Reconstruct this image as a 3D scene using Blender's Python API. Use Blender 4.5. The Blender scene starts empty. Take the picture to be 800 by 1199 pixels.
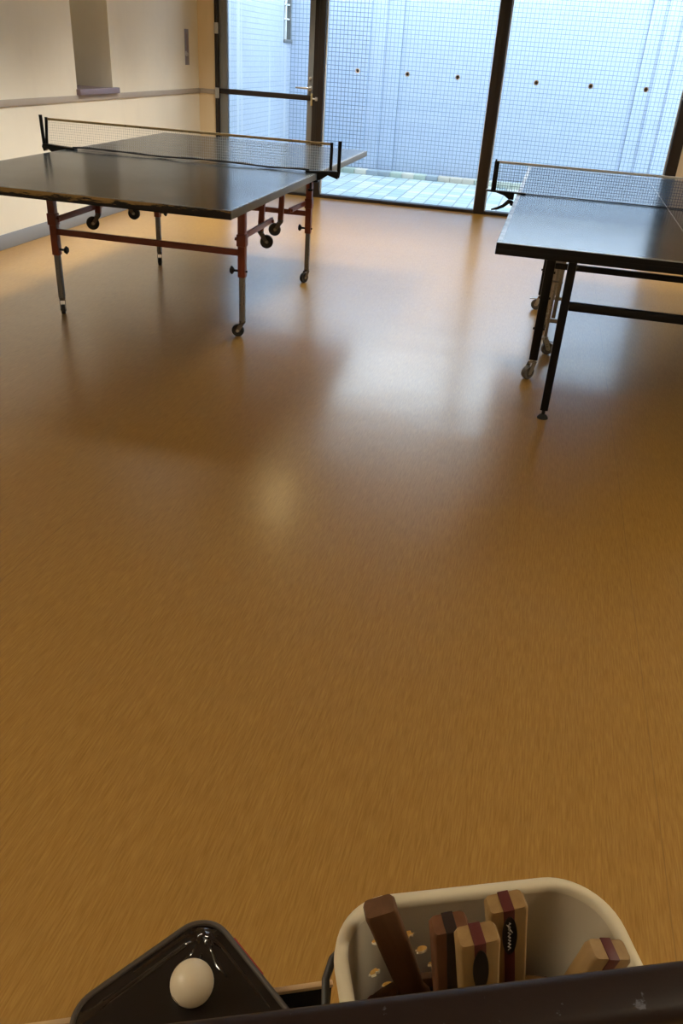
import bpy, bmesh, math, random
from mathutils import Vector, Matrix, noise
random.seed(7)
SC = bpy.context.scene
COL = SC.collection
R = math.radians
V = Vector

# ------------------------------------------------------------------ materials
def mat(name, rgb=(.5,.5,.5), rough=.5, metal=0.0, spec=.5, coat=0.0, coat_rough=.1):
    m = bpy.data.materials.new(name); m.use_nodes = True
    b = m.node_tree.nodes['Principled BSDF']
    b.inputs['Base Color'].default_value = (*rgb, 1)
    b.inputs['Roughness'].default_value = rough
    b.inputs['Metallic'].default_value = metal
    b.inputs['Specular IOR Level'].default_value = spec
    b.inputs['Coat Weight'].default_value = coat
    b.inputs['Coat Roughness'].default_value = coat_rough
    return m

class NT:
    """small helper to write node graphs"""
    def __init__(s, m):
        s.t = m.node_tree; s.b = s.t.nodes['Principled BSDF']
    def n(s, typ, **kw):
        nd = s.t.nodes.new(typ)
        for k, v in kw.items(): setattr(nd, k, v)
        return nd
    def l(s, a, b): s.t.links.new(a, b)
    def pos(s, scale=(1,1,1), loc=(0,0,0), rot=(0,0,0)):
        tc = s.n('ShaderNodeTexCoord'); mp = s.n('ShaderNodeMapping')
        mp.inputs['Scale'].default_value = scale; mp.inputs['Location'].default_value = loc
        mp.inputs['Rotation'].default_value = rot
        s.l(tc.outputs['Object'], mp.inputs['Vector']); return mp.outputs[0]
    def noise(s, vec, scale=5, detail=4, rough=.5, dist=0.0):
        t = s.n('ShaderNodeTexNoise'); s.l(vec, t.inputs['Vector'])
        t.inputs['Scale'].default_value = scale; t.inputs['Detail'].default_value = detail
        t.inputs['Roughness'].default_value = rough; t.inputs['Distortion'].default_value = dist
        return t.outputs['Fac']
    def ramp(s, fac, stops):
        r = s.n('ShaderNodeValToRGB'); s.l(fac, r.inputs[0])
        e = r.color_ramp.elements
        while len(e) < len(stops): e.new(.5)
        for k, (p, c) in enumerate(stops):
            e[k].position = p; e[k].color = (*c, 1) if len(c) == 3 else c
        return r.outputs[0]
    def mix(s, fac, a, b, mode='MIX'):
        x = s.n('ShaderNodeMix', data_type='RGBA', blend_type=mode)
        for val, i in ((fac, 0), (a, 6), (b, 7)):
            if hasattr(val, 'is_output'): s.l(val, x.inputs[i])
            elif i == 0: x.inputs[0].default_value = val
            else: x.inputs[i].default_value = (*val, 1)
        return x.outputs[2]
    def math(s, op, a, b=None):
        x = s.n('ShaderNodeMath', operation=op)
        for i, val in enumerate((a, b)):
            if val is None: continue
            if hasattr(val, 'is_output'): s.l(val, x.inputs[i])
            else: x.inputs[i].default_value = val
        return x.outputs[0]
    def bump(s, h, strength=.2, dist=.01, prev=None):
        x = s.n('ShaderNodeBump'); s.l(h, x.inputs['Height'])
        x.inputs['Strength'].default_value = strength; x.inputs['Distance'].default_value = dist
        if prev is not None: s.l(prev, x.inputs['Normal'])
        return x.outputs[0]
    def base(s, c): s.l(c, s.b.inputs['Base Color'])
    def rough(s, c): s.l(c, s.b.inputs['Roughness'])
    def normal(s, c): s.l(c, s.b.inputs['Normal'])

def maprange(N, val, a, b, c, d):
    x = N.n('ShaderNodeMapRange'); N.l(val, x.inputs[0])
    for i, v in enumerate((a, b, c, d)): x.inputs[i+1].default_value = v
    return x.outputs[0]

def floor_mat():
    m = mat('vinyl_wood', rough=.3); N = NT(m)
    p = N.pos()
    fine = N.noise(N.pos((300, 17, 1)), 1, 3, .6, .3)
    mid = N.noise(N.pos((70, 2.2, 1)), 1, 4, .6, .8)
    wide = N.noise(N.pos((9, .8, 1)), 1, 3, .5, .6)
    cloud = N.noise(N.pos((1.1, .9, 1)), 1, 3, .5)
    c = N.ramp(fine, [(.33, (.255, .125, .0175)), (.5, (.358, .194, .043)), (.68, (.47, .278, .068))])
    c2 = N.ramp(mid, [(.25, (.31, .154, .025)), (.55, (.375, .204, .047)), (.85, (.44, .25, .056))])
    c = N.mix(.4, c, c2)
    c = N.mix(N.math('MULTIPLY', wide, .30), c, (.347, .183, .040))
    # sheet seams every 1.77 m
    sx = N.n('ShaderNodeSeparateXYZ'); N.l(p, sx.inputs[0])
    f = N.math('FRACT', N.math('DIVIDE', N.math('ADD', sx.outputs[0], 1.312+17.65+.8825), 1.765))
    seam = N.math('GREATER_THAN', N.math('ABSOLUTE', N.math('SUBTRACT', f, .5)), 2)
    seam = N.math('LESS_THAN', N.math('ABSOLUTE', N.math('SUBTRACT', f, .5)), .0008)
    c = N.mix(N.math('MULTIPLY', seam, .35), c, (.15, .08, .03))
    N.base(c)
    h2 = N.bump(fine, .16, .0015)
    h3 = N.bump(N.noise(N.pos((2.2, 3.0, 1)), 1, 2, .5), .10, .03, h2)
    N.normal(h3)
    N.rough(N.math('ADD', N.math('MULTIPLY', cloud, .10), .27))
    N.b.inputs['Specular IOR Level'].default_value = .5
    # worn wax finish
    N.b.inputs['Coat Weight'].default_value = .6
    N.l(N.math('ADD', N.math('MULTIPLY', cloud, .12), .14), N.b.inputs['Coat Roughness'])
    N.b.inputs['Coat IOR'].default_value = 1.5
    N.l(N.bump(fine, .06, .001, N.bump(N.noise(N.pos((2.2, 3.0, 1)), 1, 2, .5), .07, .03)), N.b.inputs['Coat Normal'])
    return m

def plaster_mat(name, rgb, bumpk=.25, stain=.25):
    m = mat(name, rgb, .7, spec=.3); N = NT(m)
    n1 = N.noise(N.pos(), 2.2, 5, .55); n2 = N.noise(N.pos((1, 1, .35)), 6, 4, .6)
    d = tuple(k*.80 for k in rgb)
    c = N.mix(N.math('MULTIPLY', maprange(N, n1, .45, .75, 0, 1), stain), rgb, d)
    c = N.mix(N.math('MULTIPLY', maprange(N, n2, .55, .8, 0, 1), stain*.6), c, tuple(k*.7 for k in rgb))
    N.base(c)
    N.normal(N.bump(N.noise(N.pos(), 60, 3), bumpk*.4, .004, N.bump(n1, bumpk, .03)))
    return m

def tile_mat(name, axes, pitch=.05, mortar=.0022, tile=(.80,.83,.86), grout=(.30,.36,.44), streak=0.0):
    m = mat(name, tile, .22, spec=.5); N = NT(m)
    sp = N.n('ShaderNodeSeparateXYZ'); N.l(N.pos(), sp.inputs[0])
    cb = N.n('ShaderNodeCombineXYZ')
    for k, a in enumerate(axes): N.l(sp.outputs[a], cb.inputs[k])
    b = N.n('ShaderNodeTexBrick', offset=0.0, squash=1.0)
    N.l(cb.outputs[0], b.inputs['Vector'])
    b.inputs['Scale'].default_value = 1
    b.inputs['Brick Width'].default_value = pitch; b.inputs['Row Height'].default_value = pitch
    b.inputs['Mortar Size'].default_value = mortar; b.inputs['Mortar Smooth'].default_value = .1
    b.inputs['Color1'].default_value = (*tile, 1)
    b.inputs['Color2'].default_value = (*[k*.95 for k in tile], 1)
    b.inputs['Mortar'].default_value = (*grout, 1)
    c = b.outputs['Color']
    if streak:
        st = N.noise(N.pos((1, 9, .25)), 1, 3, .5)
        c = N.mix(N.math('MULTIPLY', maprange(N, st, .58, .72, 0, 1), streak), c, (.66, .69, .72))
    N.base(c)
    N.rough(N.math('ADD', N.math('MULTIPLY', b.outputs['Fac'], .5), .2))
    return m

def paving_mat():
    m = mat('paving_tile', rough=.35); N = NT(m)
    b = N.n('ShaderNodeTexBrick', offset=0.0, squash=1.0)
    N.l(N.pos(loc=(.02, .03, 0)), b.inputs['Vector'])
    b.inputs['Scale'].default_value = 1
    b.inputs['Brick Width'].default_value = .155; b.inputs['Row Height'].default_value = .20
    b.inputs['Mortar Size'].default_value = .009; b.inputs['Mortar Smooth'].default_value = .2
    b.inputs['Bias'].default_value = .15
    b.inputs['Color1'].default_value = (.64, .68, .67, 1); b.inputs['Color2'].default_value = (.34, .46, .52, 1)
    b.inputs['Mortar'].default_value = (.20, .235, .25, 1)
    # lighter worn band across each row
    sp = N.n('ShaderNodeSeparateXYZ'); N.l(N.pos(), sp.inputs[0])
    f = N.math('FRACT', N.math('DIVIDE', N.math('ADD', sp.outputs[1], .03), .40))
    row = N.math('LESS_THAN', f, .5)
    c = N.mix(N.math('MULTIPLY', row, .0), b.outputs['Color'], (.9, .92, .9))
    N.base(c)
    return m

def wood_mat(name, c1, c2, axis=2, rough=.5):
    m = mat(name, c1, rough); N = NT(m)
    sc = [60, 60, 60]; sc[axis] = 5
    n = N.noise(N.pos(tuple(sc)), 1, 4, .6, .4)
    N.base(N.ramp(n, [(.3, c1), (.7, c2)]))
    N.normal(N.bump(n, .1, .002))
    return m

def worn_mat(name, rgb, chip, amount=.62, rough=.35, scale=40, metal=0.0, spec=.5):
    m = mat(name, rgb, rough, metal, spec); N = NT(m)
    n = N.noise(N.pos((1, 1, 2)), scale, 5, .65)
    f = maprange(N, n, amount, amount+.05, 0, 1)
    N.base(N.mix(f, rgb, chip))
    N.normal(N.bump(N.noise(N.pos(), scale*2, 3), .08, .002))
    return m

M = {}
M['floor'] = floor_mat()
M['cream'] = plaster_mat('cream_plaster', (.80, .755, .645))
M['cream_return'] = plaster_mat('cream_painted_board', (.76, .63, .43), .05, .1)
M['ceil'] = plaster_mat('white_ceiling', (.66, .63, .56), .1, .1)
M['dado'] = plaster_mat('taupe_dado_paint', (.40, .35, .30), .1, .3)
M['base'] = plaster_mat('grey_vinyl_skirting', (.25, .26, .28), .05, .2)
M['sill'] = mat('mauve_sill_paint', (.20, .155, .19), .4)
M['bronze'] = mat('dark_bronze_aluminium', (.016, .011, .009), .35, .0, .4)
M['stile'] = mat('grey_aluminium', (.20, .21, .215), .4, .3)
M['gasket'] = mat('pale_sealant', (.72, .74, .74), .5)
M['steel'] = mat('brushed_steel', (.55, .55, .55), .3, .9)
M['brass'] = mat('brass_keeper', (.55, .45, .25), .35, .8)
M['tile'] = tile_mat('white_mosaic_tile', (0, 2), .0478, .0030, tile=(.47,.55,.73), grout=(.18,.24,.31))
M['tile_coarse'] = tile_mat('white_mosaic_tile_dark_grout', (0, 2), .0478, .0038, tile=(.47,.55,.73), grout=(.12, .16, .22))
M['tile_edge_shade'] = tile_mat('white_mosaic_tile_reveal_shade', (1, 2), .05, .003, tile=(.36, .46, .62))  # side faces of the steps: their blue shade is put into the tile colour
M['tile_side'] = tile_mat('white_mosaic_tile_streaked', (1, 2), .052, .0032, tile=(.50,.565,.70), grout=(.25, .30, .36), streak=.5)
M['paving'] = paving_mat()
M['concrete'] = plaster_mat('grey_render', (.5, .5, .5))

def glass_mat(name='clear_pane_glass', tint=(.93, .97, .97)):
    m = bpy.data.materials.new(name); m.use_nodes = True
    t = m.node_tree; t.nodes.clear()
    o = t.nodes.new('ShaderNodeOutputMaterial'); x = t.nodes.new('ShaderNodeMixShader')
    tr = t.nodes.new('ShaderNodeBsdfTransparent'); gl = t.nodes.new('ShaderNodeBsdfGlossy')
    tr.inputs[0].default_value = (*tint, 1); gl.inputs['Roughness'].default_value = .02
    fr = t.nodes.new('ShaderNodeFresnel'); fr.inputs[0].default_value = 1.35
    t.links.new(fr.outputs[0], x.inputs[0]); t.links.new(tr.outputs[0], x.inputs[1]); t.links.new(gl.outputs[0], x.inputs[2])
    t.links.new(x.outputs[0], o.inputs[0]); return m
M['glass'] = glass_mat()
M['frost'] = mat('grey_figured_glass', (.30, .35, .37), .25)
M['white_bar'] = mat('white_painted_bar', (.85, .86, .86), .4)
M['sticker_ring'] = mat('white_sticker_ring', (.9, .9, .9), .6)
M['sticker_dot'] = mat('grey_sticker_dot', (.05, .055, .065), .6)

def top_mat(name, rgb, rough, line, w, l, side_w, cl_w, cl_str):
    """table-tennis playing surface with painted side, end and centre lines (object x across, y along)"""
    m = mat(name, rgb, rough, spec=.5); N = NT(m)
    tc = N.n('ShaderNodeTexCoord'); sp = N.n('ShaderNodeSeparateXYZ'); N.l(tc.outputs['Object'], sp.inputs[0])
    ax = N.math('ABSOLUTE', sp.outputs[0]); ay = N.math('ABSOLUTE', sp.outputs[1])
    e = N.math('MAXIMUM', N.math('GREATER_THAN', ax, w/2-side_w), N.math('GREATER_THAN', ay, l/2-side_w))
    c = N.math('MULTIPLY', N.math('LESS_THAN', ax, cl_w/2), cl_str)
    wear = maprange(N, N.noise(N.pos(), 14, 4, .6), .3, .55, .55, 1)
    f = N.math('MULTIPLY', N.math('MAXIMUM', e, c), wear)
    n = N.noise(N.pos(), 7, 5, .6)
    bc = N.ramp(n, [(.3, rgb), (.75, tuple(k*1.25+.004 for k in rgb))])
    N.base(N.mix(f, bc, line))
    N.rough(N.math('ADD', N.math('MULTIPLY', n, .08), rough-.04))
    N.b.inputs['IOR'].default_value = 1.5
    N.normal(N.bump(N.noise(N.pos(), 4, 2), .008, .02))
    return m
M['top_old'] = top_mat('faded_dark_green_top', (.026, .030, .031), .17, (.22, .23, .22), 1.525, 2.74, .016, .005, .8)
M['top_blue'] = top_mat('blue_green_top', (.018, .043, .080), .18, (.42, .45, .45), 1.525, 2.74, .02, .004, .9)
def edge_worn():
    m = mat('worn_black_edge', rough=.6, spec=.2); N = NT(m)
    sp = N.n('ShaderNodeSeparateXYZ'); N.l(N.pos(), sp.inputs[0])
    n = N.noise(N.pos((9, 1, 60)), 1, 5, .7)
    left = maprange(N, sp.outputs[0], 0, .8, 0, .22)             # the right end has kept its black
    top = maprange(N, sp.outputs[2], .728, .757, -.10, .20)       # the upper arris is worn through
    f = maprange(N, N.math('SUBTRACT', N.math('ADD', n, top), left), .50, .58, 0, 1)
    N.base(N.mix(f, (.012, .010, .009), (.26, .165, .055)))
    return m
M['edge_worn'] = edge_worn()
M['edge_grey'] = mat('grey_edge_band', (.16, .165, .16), .5)
M['black'] = mat('black_enamel', (.003, .003, .0035), .4, 0, .25)
M['black_matt'] = mat('black_plastic', (.009, .009, .010), .55, 0, .3)
M['red'] = worn_mat('red_oxide_enamel', (.190, .036, .015), (.07, .03, .015), .66, .38, 50)
M['grey_rod'] = worn_mat('grey_inner_tube', (.17, .165, .15), (.08, .07, .06), .6, .4, 60, .3)
M['rubber'] = mat('black_rubber', (.012, .011, .011), .6)
M['hub'] = mat('dull_hub', (.12, .10, .085), .45, .4)
M['zinc'] = worn_mat('zinc_plate', (.36, .34, .29), (.2, .17, .13), .6, .35, 60, .8)
M['grey_wheel'] = mat('grey_rubber_wheel', (.10, .095, .088), .6)
M['tape_brown'] = worn_mat('yellowed_net_tape', (.36, .27, .13), (.14, .10, .05), .58, .7, 30)
M['tape_white'] = mat('grey_white_net_tape', (.62, .62, .59), .7)
M['cord_old'] = mat('pale_grey_net_cord', (.50, .50, .48), .7)
M['cord_blue'] = mat('dark_blue_net_cord', (.022, .028, .05), .6)
M['cord_black'] = mat('black_net_cord', (.01, .01, .012), .6)
M['plate'] = mat('mauve_grey_metal_plate', (.30, .28, .31), .4, .3)

# ------------------------------------------------------------------ mesh helpers
class MB:
    def __init__(s): s.bm = bmesh.new()
    def _xf(s, vs, mtx):
        if mtx is not None: bmesh.ops.transform(s.bm, matrix=mtx, verts=vs)
    def box(s, x0, x1, y0, y1, z0, z1, bev=0.0, seg=2, mtx=None, mi=0):
        r = bmesh.ops.create_cube(s.bm, size=1); vs = r['verts']
        bmesh.ops.transform(s.bm, matrix=Matrix.Translation(((x0+x1)/2, (y0+y1)/2, (z0+z1)/2)) @ Matrix.Diagonal((x1-x0, y1-y0, z1-z0, 1)), verts=vs)
        fs = set(f for v in vs for f in v.link_faces)
        if bev > 0:
            es = list(set(e for v in vs for e in v.link_edges))
            q = bmesh.ops.bevel(s.bm, geom=es, offset=bev, segments=seg, profile=.5, affect='EDGES')
            vs = list(set(v for f in q['faces'] for v in f.verts)); 
            fs = set(f for v in vs for f in v.link_faces)
            vs = list(set(v for f in fs for v in f.verts))
        for f in fs: f.material_index = mi
        s._xf(vs, mtx); return vs
    def bar(s, a, b, w, d, bev=0.0, up=(0,0,1)):
        """rectangular bar from a to b; w across, d along the other normal"""
        a, b = V(a), V(b); z = (b-a).normalized(); u = V(up)
        if abs(z.dot(u)) > .95: u = V((0,1,0))
        x = u.cross(z).normalized(); y = z.cross(x)
        m = Matrix((x, y, z)).transposed().to_4x4(); m.translation = (a+b)/2
        L = (b-a).length
        return s.box(-w/2, w/2, -d/2, d/2, -L/2, L/2, bev, 2, m)
    def tube(s, pts, r, n=12, cap=True, closed=False):
        pts = [V(p) for p in pts]; rr = r if isinstance(r, (list, tuple)) else [r]*len(pts)
        rings = []; prev = None
        for i, p in enumerate(pts):
            if closed: t = (pts[(i+1) % len(pts)]-pts[i-1]).normalized()
            elif i == 0: t = (pts[1]-p).normalized()
            elif i == len(pts)-1: t = (p-pts[i-1]).normalized()
            else: t = (pts[i+1]-pts[i-1]).normalized()
            if prev is None:
                u = V((0,0,1)) if abs(t.z) < .9 else V((1,0,0)); x = u.cross(t).normalized()
            else: x = (prev-t*prev.dot(t)).normalized()
            prev = x; y = t.cross(x)
            rings.append([s.bm.verts.new(p+(x*math.cos(2*math.pi*k/n)+y*math.sin(2*math.pi*k/n))*rr[i]) for k in range(n)])
        m = len(rings)
        for i in range(m if closed else m-1):
            A, B = rings[i], rings[(i+1) % m]
            for k in range(n): s.bm.faces.new((A[k], A[(k+1) % n], B[(k+1) % n], B[k]))
        if cap and not closed:
            s.bm.faces.new(rings[0][::-1]); s.bm.faces.new(rings[-1])
    def lathe(s, prof, n=24, mtx=None, mi=0):
        """profile of (r, z) turned about z; closes at r = 0"""
        rings = []; allv = []
        for r, z in prof:
            if r < 1e-6: ring = [s.bm.verts.new((0, 0, z))]
            else: ring = [s.bm.verts.new((r*math.cos(2*math.pi*k/n), r*math.sin(2*math.pi*k/n), z)) for k in range(n)]
            rings.append(ring); allv += ring
        for A, B in zip(rings, rings[1:]):
            for k in range(n):
                q = (k+1) % n
                if len(A) == 1 and len(B) == 1: continue
                if len(A) == 1: f = s.bm.faces.new((A[0], B[k], B[q]))
                elif len(B) == 1: f = s.bm.faces.new((A[k], A[q], B[0]))
                else: f = s.bm.faces.new((A[k], A[q], B[q], B[k]))
                f.material_index = mi
        s._xf(allv, mtx)
    def prism(s, outline, h0, h1, mtx=None, bev=0.0):
        """outline (x, y) extruded from h0 to h1 along z"""
        lo = [s.bm.verts.new((x, y, h0)) for x, y in outline]; hi = [s.bm.verts.new((x, y, h1)) for x, y in outline]
        n = len(lo); fs = [s.bm.faces.new(lo[::-1]), s.bm.faces.new(hi)]
        for k in range(n): fs.append(s.bm.faces.new((lo[k], lo[(k+1) % n], hi[(k+1) % n], hi[k])))
        vs = lo+hi
        s._xf(lo+hi, mtx)
        if bev > 0:
            es = list(set(e for f in fs[:2] for e in f.edges))
            bmesh.ops.bevel(s.bm, geom=es, offset=bev, segments=2, profile=.5, affect='EDGES')
    def quad(s, *pts, mi=0):
        f = s.bm.faces.new([s.bm.verts.new(p) for p in pts]); f.material_index = mi
    def build(s, name, m, parent=None, smooth=True, angle=40, loc=None):
        bmesh.ops.recalc_face_normals(s.bm, faces=s.bm.faces)
        me = bpy.data.meshes.new(name); s.bm.to_mesh(me); s.bm.free()
        for x in (m if isinstance(m, (list, tuple)) else [m]): me.materials.append(x)
        if smooth:
            me.polygons.foreach_set('use_smooth', [True]*len(me.polygons))
            me.set_sharp_from_angle(angle=R(angle))
        o = bpy.data.objects.new(name, me); COL.objects.link(o)
        if parent: o.parent = parent
        if loc: o.location = loc
        return o

def thing(name, label, cat, loc=(0,0,0), rz=0, group=None):
    o = bpy.data.objects.new(name, None); COL.objects.link(o)
    o.empty_display_size = .1
    o.location = loc; o.rotation_euler = (0, 0, rz); o['label'] = label; o['category'] = cat
    if group: o['group'] = group
    return o
def tag(o, label, cat, group=None):
    o['label'] = label; o['category'] = cat
    if group: o['group'] = group
    return o
def struct(o): o['kind'] = 'structure'; return o
def rot(ax, deg): return Matrix.Rotation(R(deg), 4, ax)
def T(x, y, z): return Matrix.Translation((x, y, z))

# ------------------------------------------------------------------ the setting
XL, XR, YB, YW, ZC = -3.647, 2.9, -2.6, 8.738, 2.5
WT = 2.28          # window head height
fl = MB(); fl.box(XL-.5, XR+.2, YB-.2, YW+.06, -.12, 0); struct(fl.build('floor', M['floor']))
c = MB(); c.box(XL-.5, XR+.2, YB-.2, YW+.15, ZC, ZC+.2); struct(c.build('ceiling', M['ceil']))

# left wall with a deep recess
N0, N1, NZ0, NZ1, ND = 6.325, 6.896, .976, 2.05, .42
w = MB()
w.box(XL-.5, XL, YB-.2, N0, 0, ZC)
w.box(XL-.5, XL, N1, YW+.15, 0, ZC)
w.box(XL-.5, XL, N0, N1, 0, NZ0-.035)
w.box(XL-.5, XL, N0, N1, NZ1, ZC)
w.box(XL-.5, XL-ND, N0, N1, NZ0-.035, NZ1)
struct(w.build('wall_left', M['cream']))
w = MB(); w.box(XR, XR+.2, YB-.2, YW+.15, 0, ZC); struct(w.build('wall_right', M['cream']))
w = MB(); w.box(XL, XR, YB-.2, YB, 0, ZC); struct(w.build('wall_back', M['cream']))
# window wall: return beside the door, header, pier on the right
w = MB()
w.box(XL, -3.463, YW, YW+.15, 0, ZC)
w.box(-3.463, 1.157, YW, YW+.15, WT+.05, ZC)
w.box(1.157, XR, YW, YW+.15, 0, ZC)
struct(w.build('wall_front', M['cream_return']))
# dado rail on left wall, stopping in the corner and running on along the return
t = MB()
t.box(XL, XL+.010, YB, YW, .894, .937, .003)
struct(t.build('trim_1', M['dado']))
t = MB(); t.box(XL+.0101, -3.465, YW-.010, YW, .894, .937, .003); struct(t.build('trim_2', M['dado']))
# projecting sill of the recess
t = MB()
t.box(XL-ND, XL+.001, N0, N1, NZ0-.035, NZ0)
t.box(XL-.02, XL+.035, N0-.012, N1+.06, .938, NZ0+.004, .004)
struct(t.build('trim_3', M['sill']))
b = MB(); b.box(XL, XL+.008, YB, YW, 0, .10, .003); struct(b.build('baseboard_left', M['base']))
b = MB(); b.box(XL+.0081, -3.465, YW-.008, YW, 0, .10, .003); struct(b.build('baseboard_front', M['base']))

# door
d = bpy.data.objects.new('door_1', None); COL.objects.link(d); struct(d); d.location = (-2.9, YW, 0)
def dl(mb, *a, **k):
    x0, x1, y0, y1, z0, z1 = a; mb.box(x0+2.9, x1+2.9, y0, y1, z0, z1, **k)
f = MB()
dl(f, -3.463, -3.427, -.02, .09, 0, WT, bev=.003); dl(f, -2.43, -2.322, -.02, .09, 0, WT, bev=.003)
dl(f, -3.427, -2.43, -.02, .09, WT, WT+.05, bev=.003); dl(f, -3.427, -2.43, -.015, .09, 0, .02, bev=.003)
dl(f, -2.395, -2.385, -.024, -.019, 0, WT)
f.build('door_frame', M['bronze'], d)
f = MB()
dl(f, -3.425, -3.337, .005, .055, .022, WT-.004, bev=.004); dl(f, -2.492, -2.433, .005, .055, .022, WT-.004, bev=.004)
dl(f, -3.337, -2.492, .005, .055, .022, .105, bev=.004); dl(f, -3.337, -2.492, .005, .055, WT-.08, WT-.004, bev=.004)
f.build('door_leaf', M['stile'], d)
f = MB(); dl(f, -3.425, -2.433, -.012, .06, .902, .950, bev=.004); f.build('push_rail', M['bronze'], d)
f = MB(); dl(f, -3.337, -2.492, .028, .034, .105, WT-.08); f.build('glass', M['glass'], d)
for z in (.905, 1.475):
    h = MB(); dl(h, -3.462, -3.418, -.034, -.02, z-.045, z+.05, bev=.003)
    h.tube([(-3.44+2.9, -.034, z-.045), (-3.44+2.9, -.034, z+.05)], .009, 10); h.build('hinge', M['steel'], d)
h = MB()
h.lathe([(0, 0), (.022, 0), (.022, .008), (.010, .012), (.010, .045), (0, .045)], 20, T(-2.462+2.9, .004, 1.013) @ rot('X', 90))
h.tube([(-2.462+2.9, -.04, 1.013), (-2.50+2.9, -.045, 1.013), (-2.60+2.9, -.04, 1.012)], [.010, .010, .008], 10)
h.build('door_handle', M['steel'], d)
h = MB(); h.lathe([(0, 0), (.014, 0), (.014, .012), (.008, .014), (0, .014)], 16, T(-2.462+2.9, .004, 1.10) @ rot('X', 90)); h.build('lock_cylinder', M['steel'], d)
h = MB(); dl(h, -2.445, -2.425, -.035, -.012, .86, .97, bev=.003); h.build('strike_plate', M['brass'], d)
h = MB(); h.tube([(-2.425+2.9, -.03, .922), (-2.39+2.9, -.03, .922)], .008, 8); dl(h, -2.40, -2.375, -.035, -.018, .905, .938, bev=.002); h.build('latch_bolt', M['steel'], d)

# two large fixed panes with their safety stickers
def window(name, x0, x1, dots, right_frame):
    o = bpy.data.objects.new(name, None); COL.objects.link(o); struct(o); o.location = (0, YW, 0)
    f = MB()
    f.box(x0, x1, -.02, .09, 0, .030, .003); f.box(x0, x1, -.02, .09, WT, WT+.05, .003)
    a, b_ = right_frame
    f.box(a, b_, -.03, .10, 0, WT+.05, .003)
    f.build('window_frame', M['bronze'], o)
    for gx0, gx1 in ((x0, x0+.010), (x1-.010, x1)):
        g = MB(); g.box(gx0, gx1, .024, .05, .030, WT); g.build('gasket', M['gasket'], o)
    g = MB(); g.box(x0+.010, x1-.010, .034, .040, .030, WT); g.build('glass', M['glass'], o)
    for x, z in dots:
        s_ = MB(); s_.lathe([(0, 0), (.022, 0), (.022, .0006), (0, .0006)], 20, T(x, .0338, z) @ rot('X', 90)); st = s_.build('sticker', M['sticker_ring'], o)
        s_ = MB(); s_.lathe([(0, 0), (.0155, 0), (.0155, .0004), (0, .0004)], 6, T(x, .0331, z) @ rot('X', 90)); s_.build('dot', M['sticker_dot'], st)
window('window_1', -2.322, -.690, [(-1.995, 1.195), (-1.499, 1.197), (-1.011, 1.201)], (-.690, -.586))
window('window_2', -.586, 1.055, [(-.267, 1.204), (.232, 1.208), (.727, 1.213)], (1.055, 1.157))

# the light well outside
g = MB(); g.box(-3.9, 4.2, YW+.06, 11.6, -.14, -.012); struct(g.build('courtyard_paving', M['paving']))
YE = 11.2
w = MB()
xs = [-3.6, -2.96, -2.40, -2.215, -2.01, .815, .985, 1.17, 4.2]
ys = [YE-.09, YE-.0899, YE-.06, YE-.03, YE, YE-.03, YE-.06, YE-.09]
HW = 2.45
for k in range(8):
    mi = 1 if k == 1 else 0
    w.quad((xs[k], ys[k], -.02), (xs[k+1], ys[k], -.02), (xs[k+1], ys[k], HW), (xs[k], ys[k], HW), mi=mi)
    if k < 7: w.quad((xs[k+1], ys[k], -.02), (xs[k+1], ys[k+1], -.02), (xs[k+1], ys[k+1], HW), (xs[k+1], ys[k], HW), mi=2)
w.quad((xs[0], 11.5, -.02), (xs[-1], 11.5, -.02), (xs[-1], 11.5, HW), (xs[0], 11.5, HW))
for k in range(8): w.quad((xs[k], ys[k], HW), (xs[k+1], ys[k], HW), (xs[k+1], 11.5, HW), (xs[k], 11.5, HW))
struct(w.build('wall_courtyard', [M['tile'], M['tile_coarse'], M['tile_edge_shade']], smooth=False))
# side wall of the neighbouring block with its window
XS = -3.40; A0, A1, AZ0 = 10.80, 11.11, 1.40
w = MB()
w.box(XS-.3, XS, YW+.16, A0, -.02, HW); w.box(XS-.3, XS, A0, 11.3, -.02, AZ0); w.box(XS-.3, XS, A0, 11.3, 2.15, HW)
struct(w.build('wall_neighbour', M['tile_side'], smooth=False))
o = bpy.data.objects.new('window_3', None); COL.objects.link(o); struct(o); o.location = (XS, (A0+A1)/2, AZ0)
f = MB()
hw = (A1-A0)/2
f.box(-.06, .02, -hw, hw, 0, .035, .003); f.box(-.06, .0, -hw, -hw+.02, .035, .75); f.box(-.06, .0, hw-.02, hw, .035, .75)
f.build('window_frame', M['stile'], o)
f = MB()
for z in (.25, .40, .72): f.box(-.035, -.015, -hw+.02, hw-.02, z-.008, z+.008)
f.box(-.035, -.015, -.012, .012, .035, .75)
f.build('glazing_bars', M['white_bar'], o)
f = MB(); f.box(-.06, -.05, -hw, hw, .0, .75); f.build('glass', M['frost'], o)
w = MB(); w.box(4.0, 4.2, YW+.16, YE, -.02, HW); struct(w.build('wall_side', M['tile_side'], smooth=False))
# kerb tiles at the foot of the tiled wall
cols = [(.42,.50,.45), (.52,.48,.42), (.30,.36,.42), (.50,.55,.50), (.60,.58,.52), (.36,.44,.40)]
kt = [mat('kerb_tile_%s' % k, c_, .4) for k, c_ in zip(('sage','beige','slate','pale_green','cream','moss'), cols)]
k = MB(); x = -3.38; i = 0
seq = [0,3,4,0,2,1,3,0,5,2,4,1,0,3,4,5,2,0,1,3]
while x < 3.9:
    k.box(x, x+.149, YE-.26, YE-.095, -.014, .045, .004, mi=seq[(i*7) % 20]); x += .155; i += 1
struct(k.build('trim_4', kt))

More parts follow.
